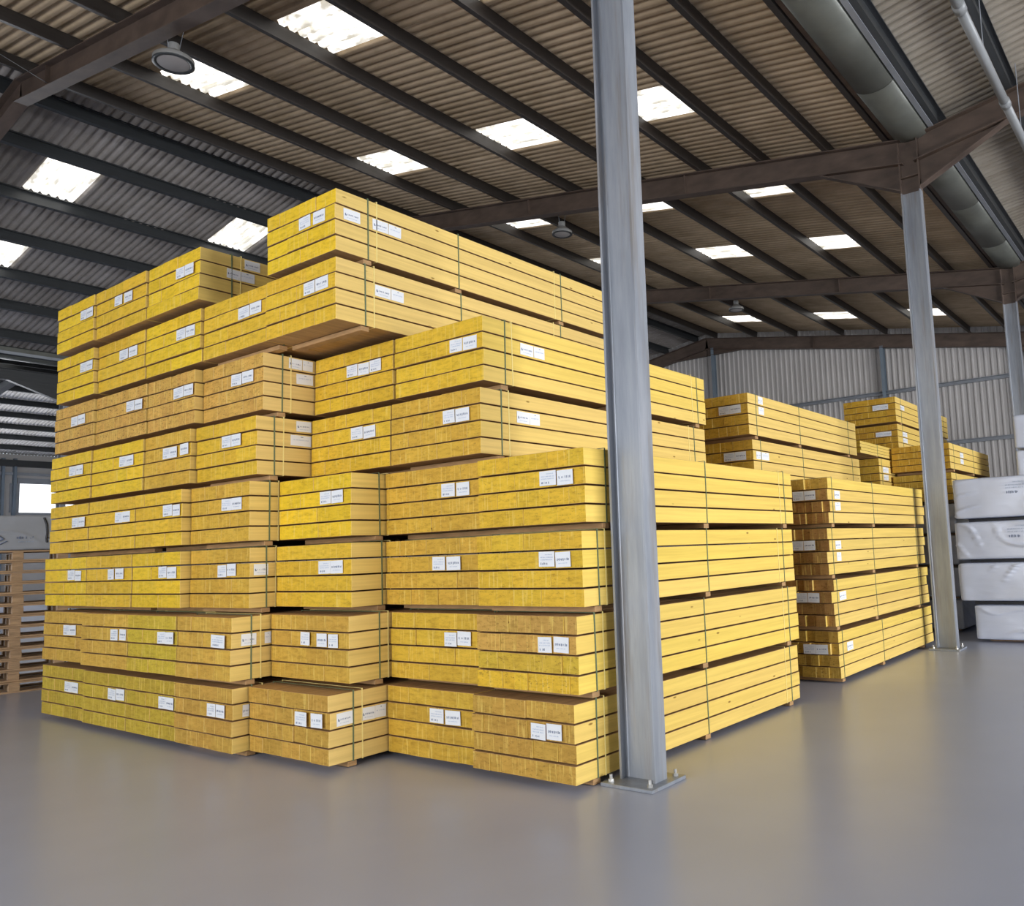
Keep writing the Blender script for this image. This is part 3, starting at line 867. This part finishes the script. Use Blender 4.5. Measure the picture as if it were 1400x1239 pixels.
# third block, against the far wall
G3 = 'timber bundles in the farthest block'
z = 0.05
for lev in range(1, 5):
    timber_bundle(14.75, 4.68, z, 1.0, 3.6, OCH, 0.3, 'yellow timber bundle %s in the farthest pile' % NTH[lev], G3, [(.2, .4)], [], (0.3, 1.7, 3.2), False)
    z += PHT
timber_bundle(14.58, 4.66, 2.565, 1.02, 3.7, OCH, .35, 'yellow timber bundle with white side labels low in the farthest pile', G3, [(.38, .66)], [(.18, .5, 2), (.2, .48, 1)], (.12, 1.7, 3.3), False, h=.545, gap=.153)
timber_bundle(12.9 + .75, 4.66, 3.13, 1.0, 1.66, (0.50, 0.33, 0.03), .5, 'short shallow bundle of broken planks jutting from the farthest pile', G3, [], [], (.9,), False, ragged=.02, h=.21, gap=.02)
timber_bundle(15.9, 4.70, 3.13, 0.98, 3.4, (0.50, 0.33, 0.03), .4, 'shallow timber bundle under the two topmost bundles of the farthest pile', G3, [], [], (.4, 2.9), False, h=.21, gap=.02)
timber_bundle(15.83, 4.66, 3.385, 1.02, 3.75, (0.56, 0.31, 0.03), .3, 'orange yellow timber bundle second from top in the farthest pile', G3, [(.12, .42)], [(.3, .6, 2), (.3, .6, 1)], (.3, 1.8, 3.4), False, h=.475, gap=.04)
timber_bundle(15.81, 4.66, 3.895, 1.02, 3.85, (0.60, 0.34, 0.03), .2, 'orange yellow timber bundle topmost in the farthest pile', G3, [(.14, .44)], [(.3, .55, 2)], (.3, 1.8, 3.5), False, h=.495, gap=.035)
timber_bundle(15.2, 3.60, 2.30, 1.02, 3.3, (0.50, 0.31, 0.04), .2, 'dull ochre timber bundle on wrapped packages behind the second column', G3, [], [(.85, 1.2, 2)], (.3, 1.8), False, h=.50, gap=.04)
timber_bundle(15.2, 3.60, 2.86, 1.02, 3.2, (0.55, 0.31, 0.03), .2, 'dull ochre timber bundle topmost behind the second column', G3, [], [(.75, 1.0, 2), (.75, .98, 1)], (.3, 1.8), False, h=.47, gap=.05)

# ---------------------------------------------------------------- wrapped packages
def wrap_mesh(sx, sy, sz, seed, mat, amp=0.012):
    """film-wrapped pack: rounded block with slack folds; origin at the base centre"""
    bm = bmesh.new()
    bmesh.ops.create_cube(bm, size=1.0)
    bmesh.ops.subdivide_edges(bm, edges=list(bm.edges), cuts=35, use_grid_fill=True)
    off = Vector((seed * 3.7, seed * 1.3, seed * 2.1))
    rad = 0.035
    for v in bm.verts:
        c = v.co
        p = Vector((c.x * sx, c.y * sy, (c.z + 0.5) * sz))
        # round the edges
        h_ = Vector((sx / 2, sy / 2, sz / 2)); q = Vector((p.x, p.y, p.z - sz / 2))
        inner = Vector([max(-(h_[i] - rad), min(h_[i] - rad, q[i])) for i in range(3)])
        d = q - inner
        n = d.normalized() if d.length > 1e-6 else Vector((0, 0, 0))
        if d.length > rad: q = inner + n * rad
        p = Vector((q.x, q.y, q.z + sz / 2))
        # slack: big soft billows plus sharp diagonal tension folds
        s1 = noise.noise((p + off) * 2.2)
        t = (p.y * (1.0 if seed % 2 else -1.0) + p.x * 0.7 + p.z * 1.5) * 4.5 + seed + 5.0 * noise.noise((p + off) * 1.1)
        s2 = (1 - abs(math.sin(t))) ** 7
        mask = max(0, noise.noise((p - off) * 1.7) + 0.1)
        s3 = noise.noise((p + off) * 9) * 0.3
        disp = amp * (1.2 * s1 + 4.5 * s2 * mask + 0.5 * s3)
        ax = max(range(3), key=lambda i: abs(c[i]))
        # only the upright faces billow; top and bottom stay where the next pack rests on them
        if ax != 2:
            fade = min(1.0, (0.5 - abs(c.z)) / 0.08)
            nn = Vector((0, 0, 0)); nn[ax] = 1 if c[ax] > 0 else -1
            p += nn * disp * fade
        v.co = p
    bm.normal_update()
    me = bpy.data.meshes.new('wrapping')
    bm.to_mesh(me); bm.free()
    me.materials.append(mat)
    me.polygons.foreach_set('use_smooth', [True] * len(me.polygons))
    return me
def skid(root, sx, sy, h):
    bme = chamfer_box('bearer', 0.09, sy - 0.30, h - 0.003, 0.003, [M['black'] if h > .05 else M['pallet']], (0.5, 0.5, 0))
    for k in (-.38, 0, .38):
        new_obj('bearer', bme, root, (k * sx, 0, -h))
GW = 'white wrapped packages on the right'
def package(x, y, z, sx, sy, sz, seed, label, mat=None, gap=0.05, group=GW, amp=0.016, rot=0.0, marks=True):
    r = thing('wrapped_package', (x, y, z), label, 'package', rot, group)
    new_obj('wrapping', wrap_mesh(sx, sy, sz, seed, mat or M['film'], amp), r)
    if gap > 0: skid(r, sx, sy, gap)
    if marks:
        rr = random.Random(seed)
        new_obj('print', print_mesh(0.36, 0.26, 1), r, (-sx / 2 - 0.032, sy * 0.5 - .93, sz * 0.72), (0, 0, -math.pi / 2))
    return r
W_ = 1.62
lv = [(0.04, .53, 3.11, 'on the floor'), (0.635, .595, 3.30, 'second up'), (1.285, .59, 3.31, 'third up'), (1.93, .635, 3.29, 'fourth up, with black print')]
for i, (z, h, yl, nm) in enumerate(lv):
    package(13.87 + 1.3, yl - W_ / 2, z, 2.6, W_, h, i + 2, 'white film-wrapped package %s in the stack right of the second column' % nm, gap=.04 if i == 0 else (.065 if i == 1 else .055), marks=i >= 2)
# taller stack of wrapped packages further back at the picture edge
for i, (z, h) in enumerate(((0.05, .6), (.70, .6), (1.35, .6), (2.0, .6), (2.65, .60), (3.30, .64))):
    package(17.2 + 1.2, 2.88 - .75, z, 2.4, 1.5, h, 20 + i, 'pale blue white wrapped package %s in the tall stack at the picture edge' % (NTH[i + 1] if i < 5 else 'topmost'), gap=.05, group='wrapped packages at the picture edge', marks=False)
# wrapped packages carrying timber behind the second column
for i in range(4):
    package(15.2 + 1.6, 3.60 + .48, 0.05 + i * .56, 3.2, 1.0, .51, 40 + i, 'grey film-wrapped package %s under timber behind the second column' % NTH[i + 1], M['film_grey'], gap=.05, group='wrapped packages under timber', marks=False)

# ---------------------------------------------------------------- pallets, with a wrapped package on top
deck = chamfer_box('deck_board', 1.2, 0.125, 0.022, 0.002, [M['pallet']])
strg = chamfer_box('stringer_board', 0.125, 0.8, 0.022, 0.002, [M['pallet']])
blk = chamfer_box('block', 0.13, 0.12, 0.08, 0.002, [M['pallet']])
def pallet(x, y, z, rz, label):
    r = thing('pallet', (x, y, z), label, 'pallet', rz, 'pallets stacked behind the timber')
    for k in (-.34, 0, .34): new_obj('bottom_board', deck, r, (0, k, 0))
    for i in (-.53, 0, .53):
        for k in (-.34, 0, .34):
            new_obj('block', blk, r, (i, k, 0.023))
        new_obj('stringer_board', strg, r, (i, 0, 0.104))
    for k in (-.3375, -.17, 0, .17, .3375): new_obj('deck_board', deck, r, (0, k, 0.127))
NP = 13
for i in range(NP):
    nm = 'lowest' if i == 0 else ('topmost' if i == NP - 1 else ('second', 'third', 'fourth', 'fifth', 'sixth', 'seventh', 'eighth', 'ninth', 'tenth', 'eleventh', 'twelfth')[i - 1] + ' up')
    pallet(4.60 + random.uniform(-.015, .015), 14.05 + random.uniform(-.02, .02), i * 0.1515, -0.2 + random.uniform(-.02, .02), 'worn wooden pallet, %s in the pallet stack' % nm)
pk = package(4.62, 14.02, NP * 0.1515 + 0.002, 1.3, 0.8, .49, 77, 'grey film-wrapped package with dark strap on the pallet stack', M['film_grey'], gap=0, group=None, amp=.008, rot=-0.2, marks=False)
# its print: a swoosh, a line of letters and a dark strap, all on the side facing the camera
sw = MB()
pts = [(-.62, .30), (-.45, .30), (-.34, .22), (-.26, .16), (-.30, .135), (-.40, .17), (-.46, .20)]
for (a, b), (c, d) in zip(pts, pts[1:]):
    sw.tube((a, 0, b), (c, 0, d), .009, seg=6)
pts = [(-.62, .085), (-.30, .085), (-.22, .13)]
for (a, b), (c, d) in zip(pts, pts[1:]): sw.tube((a, 0, b), (c, 0, d), .006, seg=6)
new_obj('print', sw.mesh('print', M['ink']), pk, (0.06, -.405, 0))
new_obj('print', print_mesh(0.30, 0.22, 0), pk, (0.06, -.408, 0.17))
st = MB()
pts = [(.20, .46), (.235, .36), (.245, .24), (.235, .15), (.245, .10)]
for (a, b), (c, d) in zip(pts, pts[1:]): st.tube((a, 0, b), (c, 0, d), .014, seg=8)
st.tube((.235, 0, .165), (.34, 0, .16), .007, seg=6)
new_obj('strap', st.mesh('strap', M['black']), pk, (0.06, -.405, 0))

# ---------------------------------------------------------------- lamps and pipe
def lamp(x, y, z, label, r=.26):
    t = thing('pendant_lamp', (x, y, z), label, 'lamp', group='round lamps hanging from the roof')
    new_obj('shade', MB().lathe([(r, 0), (r, .05), (r * .96, .06), (r * .7, .10), (r * .45, .15), (.08, .17), (0.001, .17)]).mesh('shade', M['lamp'], True), t)
    new_obj('rim', MB().lathe([(r, 0.0), (r * 1.02, -.012), (r * .80, -.012), (r * .78, .01), (r, .01)]).mesh('rim', M['purlin_grey'], True), t)
    new_obj('lens', MB().lathe([(r * .80, -.006), (r * .5, -.025), (.001, -.03)]).mesh('lens', M['lens'], True), t)
    new_obj('housing', MB().tube((0, 0, .165), (0, 0, .27), .075, seg=16).mesh('housing', M['lamp']), t)
    zr = zt(y) - z
    for dx, dy in ((-.07, 0), (.07, 0)):
        new_obj('hanging_wire', MB().tube((dx, dy, .2), (dx * 2.2, dy, zr + .02), .006, seg=6).mesh('hanging_wire', M['rail']), t)
lamp(5.21, 10.92, 8.52, 'round lamp hanging near the skylight at the top left')
lamp(13.55, 10.9, 8.58, 'round lamp hanging beyond the second roof beam', .22)
lamp(21.46, 10.75, 8.58, 'round lamp hanging beyond the third roof beam', .22)

t = thing('drain_pipe', (0, 0, 0), 'grey pipe slung under the roof at the top right', 'pipe')
x = 4.0
px, pz = 1.63, 7.22
while x < 26:
    new_obj('pipe_section', MB().tube((x, px, pz), (x + 2.42, px, pz), .055, seg=16).mesh('pipe_section', M['pvc'], True), t)
    new_obj('coupling', MB().tube((x - .07, px, pz), (x + .07, px, pz), .066, seg=16).mesh('coupling', M['pvc'], True), t)
    new_obj('hanger', MB().tube((x + 1.2, px, pz), (x + 1.2, px, zt(px) + .15), .006, seg=6).mesh('hanger', M['rail']), t)
    x += 2.42
